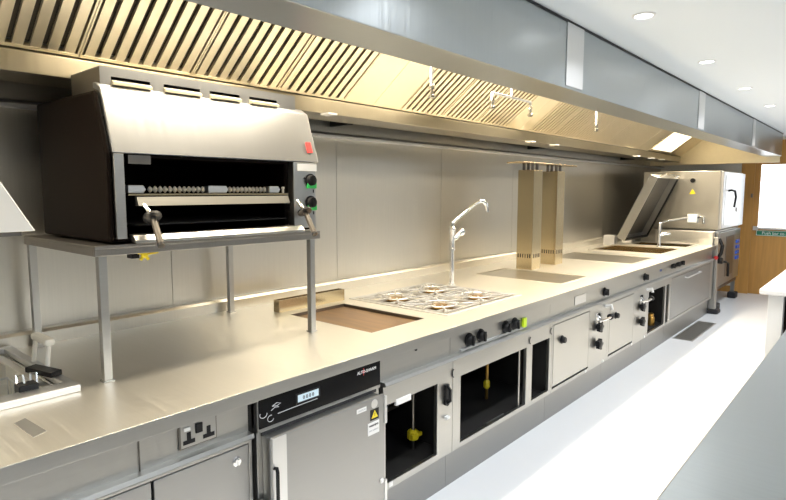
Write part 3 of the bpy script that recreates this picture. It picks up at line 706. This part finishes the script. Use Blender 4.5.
# ------------------------------------------------------------------ hotplates
def hotplate(x0, x1, y0, y1, label):
    t = thing('hotplate', label, 'hotplate', ((x0+x1)/2, (y0+y1)/2, .87))
    MB().box(x0+.004, x1-.004, y0+.004, y1-.004, .872, .897).build('plate', 'hot_plate', t, .004)
    MB().plate((x0-.02, x1+.02), (y0-.02, y1+.02), [(x0+.006, x1-.006, y0+.006, y1-.006)], .9003, .903, 'Z').build('rim', 'steel_top', t, .001)
hotplate(-2.62, -1.84, 4.05, 4.56, 'square solid hotplate in front of the two steel columns')
hotplate(-2.72, -1.84, 5.62, 6.30, 'large rectangular hotplate beyond the two steel columns')
# twin columns with cap
t = thing('flue_columns', 'pair of tall square steel columns joined by a flat cap, standing on the worktop', 'flue', (-2.43, 5.0, ZT))
for y0, y1 in ((4.60, 4.76), (5.07, 5.23)):
    c = MB().box(-2.525, -2.37, y0, y1, ZT, 1.785).build('column', 'steel_warm', t, .003)
    q = MB()
    for i in range(6): q.box(-2.512+i*.023, -2.502+i*.023, y0-.001, y0+.001, 1.005, 1.04)
    for i in range(4): q.box(-2.371, -2.369, y0+.02+i*.034, y0+.034+i*.034, 1.005, 1.04)
    q.build('vent_slots', 'slot_dark', c)
    for px in (-2.49, -2.405):
        MB().cyl((px, y0+.04, 1.785), (px, y0+.04, 1.838), .014, 12).cyl((px, y1-.04, 1.785), (px, y1-.04, 1.838), .014, 12).build('spacer', 'steel_dark', c, 0, True)
MB().box(-2.53, -2.36, 4.40, 5.48, 1.838, 1.850).build('cap_plate', 'steel_warm', t, .003)

# ------------------------------------------------------------------ tilting pan
t = thing('bratt_pan', 'tilting pan sunk in the worktop with its deep lid standing open', 'pan', (-2.26, 6.82, .70))
MB().well(-2.655, -1.865, 6.625, 7.415, .70, .899).build('pan_well', 'steel_warm', t)
MB().plate((-2.68, -1.84), (6.60, 7.44), [(-2.65, -1.87, 6.63, 7.41)], .9003, .915, 'Z').build('rim', 'steel_top', t, .002)
# lid: open tray shape seen from below
la = Vector((-2.60, 0, .985)); lb = Vector((-2.225, 0, 1.79)); ld = (lb-la).normalized(); ln = Vector((ld.z, 0, -ld.x)); LL = (lb-la).length
def lid_box(mb, y0, y1, s0, s1, n0, n1):
    c = la + ld*((s0+s1)/2) + ln*((n0+n1)/2) + Vector((0, (y0+y1)/2, 0)); mb.obox(c, ld*((s1-s0)/2), (0, (y1-y0)/2, 0), ln*((n1-n0)/2))
ly0, ly1 = 7.44, 8.36
q = MB(); lid_box(q, ly0, ly1, 0, LL, -.05, -.04); lid_box(q, ly0, ly0+.01, 0, LL, -.04, .06); lid_box(q, ly1-.01, ly1, 0, LL, -.04, .06); lid_box(q, ly0+.01, ly1-.01, 0, .01, -.04, .06); lid_box(q, ly0+.01, ly1-.01, LL-.01, LL, -.04, .06)
lid = q.build('lid', 'steel_front', t, .003)
q = MB(); lid_box(q, ly0+.03, ly1-.03, .03, LL-.03, -.038, -.030); q.build('lid_lining', 'steel_dark', lid)
q = MB(); lid_box(q, ly0+.011, ly0+.022, .01, LL-.01, .04, .062); lid_box(q, ly1-.022, ly1-.011, .01, LL-.01, .04, .062); lid_box(q, ly0+.022, ly1-.022, .01, .03, .04, .062); q.build('lid_seal', 'rubber', lid)
MB().tube([lb + Vector((.03, 7.60, -.02)), lb + Vector((.10, 7.60, .02)), lb + Vector((.10, 8.2, .02)), lb+Vector((.03, 8.2, -.02))], .014, 10).build('lid_handle', 'chrome', lid, 0, True)
MB().box(-2.80, -2.66, 7.40, 7.52, ZT, 1.03).build('hinge_block', 'steel_bright', t, .004)
MB().box(-2.80, -2.66, 8.08, 8.20, ZT, 1.03).build('hinge_block', 'steel_bright', t, .004)
# ------------------------------------------------------------------ sink and taps
t = thing('sink', 'stainless sink basin sunk in the far end of the worktop', 'sink', (-2.24, 7.48, .65))
MB().well(-2.555, -1.865, 7.625, 8.155, .65, .899).build('basin', 'steel_warm', t)
MB().plate((-2.58, -1.84), (7.59, 8.17), [(-2.55, -1.87, 7.63, 8.15)], .9003, .914, 'Z').build('rim', 'steel_top', t, .002)
t = thing('swivel_tap', 'chrome swivel tap with long horizontal spout by the far sink', 'tap', (-2.15, 7.53, ZT))
MB()._lathe(Vector((-2.15, 7.53, ZT)), Vector((0, 0, 1)), [(0, .035), (.01, .035), (.015, .020), (.20, .018), (.26, .018), (.30, .02), (.31, .012)], 14).build('column', 'chrome', t, 0, True)
MB().tube([(-2.15, 7.53, 1.05), (-2.10, 7.56, 1.07), (-2.05, 7.60, 1.075)], [.02, .022, .018], 10).build('lever', 'chrome', t, 0, True)
MB().tube([(-2.15, 7.53, 1.18), (-2.13, 7.57, 1.215), (-2.09, 7.75, 1.23), (-1.99, 8.12, 1.25)], .012, 10).build('spout', 'chrome', t, 0, True)
t = thing('wall_tap', 'white and chrome tap body fixed to the side of the tall oven above the sink', 'tap', (-1.95, 8.40, 1.16))
box(-2.05, -1.93, 8.36, 8.45, 1.18, 1.29).build('mixer_body', 'white_label', t, .006)
MB().tube([(-1.93, 8.38, 1.24), (-1.89, 8.35, 1.265), (-1.85, 8.34, 1.25), (-1.84, 8.34, 1.17)], .016, 10).build('spout', 'chrome', t, 0, True)

# ------------------------------------------------------------------ ovens at the far end
t = thing('combi_oven', 'upper of two stacked steel combi ovens beyond the worktop, white glazed door front', 'oven', (-2.18, 9.17, 1.0))
box(-2.66, -1.69, 8.45, 9.90, 1.085, 1.865).build('body', 'steel_wall', t, .006)
dr = MB().box(-1.69, -1.655, 8.455, 9.50, 1.10, 1.855).build('door', 'steel_bright', t, .006)
MB().box(-1.655, -1.650, 8.56, 9.44, 1.15, 1.81).build('door_glass', 'white_top', dr, .004)
MB().tube([(-1.675, 8.72, 1.60), (-1.61, 8.72, 1.61), (-1.585, 8.80, 1.60), (-1.585, 8.88, 1.52), (-1.60, 8.88, 1.38)], .014, 10).build('handle', 'black_plastic', dr, 0, True)
box(-1.69, -1.66, 9.51, 9.89, 1.10, 1.85).build('control_column', 'steel_hood', t, .004)
MB()._lathe(Vector((-1.67, 9.30, 1.34)), Vector((1, 0, 0)), [(0, .03), (.03, .03)], 14).build('dial', 'steel_dark', t)
MB()._lathe(Vector((-2.02, 8.45, 1.74)), Vector((0, -1, 0)), [(0, .03), (.03, .03)], 14).build('vent_cap', 'black_plastic', t)
MB().prism([(-2.06, 1.56), (-1.98, 1.56), (-2.02, 1.625)], 8.445, 8.45, 'Y').build('warning_triangle', 'yellow', t)
t2 = thing('combi_oven', 'lower of two stacked steel combi ovens, standing on its frame near the floor', 'oven', (-2.18, 9.17, .30))
box(-2.66, -1.72, 8.45, 9.90, .30, 1.07).build('body', 'steel_wall', t2, .006)
dr = MB().box(-1.72, -1.675, 8.48, 9.50, .32, 1.05).build('door', 'steel_door', t2, .006)
MB().box(-1.675, -1.670, 8.90, 9.40, .42, .98).build('door_glass', 'steel_dark', dr, .004)
MB().tube([(-1.675, 8.60, .66), (-1.61, 8.60, .66), (-1.59, 8.66, .64), (-1.59, 8.68, .46)], .016, 10).build('handle', 'black_plastic', dr, 0, True)
q = MB()
for i in range(4): q.box(-1.68, -1.665, 9.60, 9.80, .60+i*.08, .645+i*.08)
box(-1.72, -1.68, 9.51, 9.89, .32, 1.05).build('control_column', 'steel_hood', t2, .004)
q.build('blue_buttons', 'blue_plastic', t2)
t = thing('oven_stand', 'low steel stand with black feet under the stacked ovens', 'stand', (-2.18, 9.17, 0))
MB().box(-2.66, -1.70, 8.46, 9.88, .26, .296).build('frame', 'steel_dark', t, .003)
for x in (-2.6, -1.72):
    for y in (8.60, 9.78):
        l = box(x-.025, x+.025, y-.025, y+.025, .09, .26).build('leg', 'steel_front', t)
        MB().box(x-.05, x+.06, y-.09, y+.09, 0, .09).build('castor', 'rubber', l, .015)
# service post by the end of the worktop
t = thing('service_post', 'upright steel post with black foot and red valve at the end of the worktop', 'post', (-1.69, 8.33, 0))
box(-1.735, -1.645, 8.285, 8.375, .06, 1.0).build('post', 'steel_front', t, .004)
MB().box(-1.79, -1.60, 8.255, 8.43, 0, .06).build('foot', 'rubber', t, .02)
MB()._lathe(Vector((-1.645, 8.33, .70)), Vector((1, 0, 0)), [(0, .04), (.05, .04), (.055, .03)], 14).build('valve', 'black_plastic', t)
MB()._lathe(Vector((-1.66, 8.285, .74)), Vector((0, -1, 0)), [(0, .026), (.02, .026)], 12).build('red_button', 'red_badge', t)
MB().tube([(-1.645, 8.32, .98), (-1.60, 8.30, .90), (-1.61, 8.30, .80), (-1.645, 8.32, .74)], .022, 8).build('hose', 'black_plastic', t, 0, True)

# ------------------------------------------------------------------ right side of the aisle
t = thing('steel_table', 'brushed stainless worktop in the right foreground', 'worktop', (.12, 2.2, 0))
MB().plate((-.36, .62), (.35, 4.72), [], .862, ZT, 'Z').build('top_sheet', 'table_steel', t, .005)
box(.55, .62, .35, 4.72, .90, .95).build('upstand', 'steel_top', t, .003)
for x in (-.30, .56):
    for y in (.42, 2.5, 4.64): box(x-.02, x+.02, y-.02, y+.02, 0, .862).build('leg', 'steel_front', t, .003)
box(-.30, .56, .44, 4.62, .18, .21).build('undershelf', 'steel_front', t, .003)
t = thing('white_counter', 'white counter with thick top and white end panel on the right of the aisle', 'counter', (-.25, 5.8, 0))
MB().box(-.675, .2, 4.80, 7.2, .858, ZT).build('countertop', 'white_top', t, .01)
MB().box(-.625, -.53, 4.86, 4.90, .0, .858).build('end_panel', 'white_panel', t, .003)
MB().box(-.62, -.58, 4.90, 7.15, 0, .858).build('body', 'white_panel', t, .003)
t = tag(box(-.525, .15, 4.88, 5.5, 0, .85).build('under_counter_fridge', 'black_enamel', None, .005), 'dark appliance tucked beneath the white counter', 'fridge')
# floor grating
t = thing('floor_grating', 'grey metal drain grating set in the white floor by the far cabinets', 'grating', (-1.58, 7.0, 0))
MB().plate((-1.70, -1.50), (6.6, 7.7), [], .0005, .004, 'Z').build('frame', 'steel_front', t)
q = MB()
for i in range(34): q.box(-1.685, -1.515, 6.62+i*.031, 6.634+i*.031, .004, .008)
q.build('bars', 'steel_front', t)
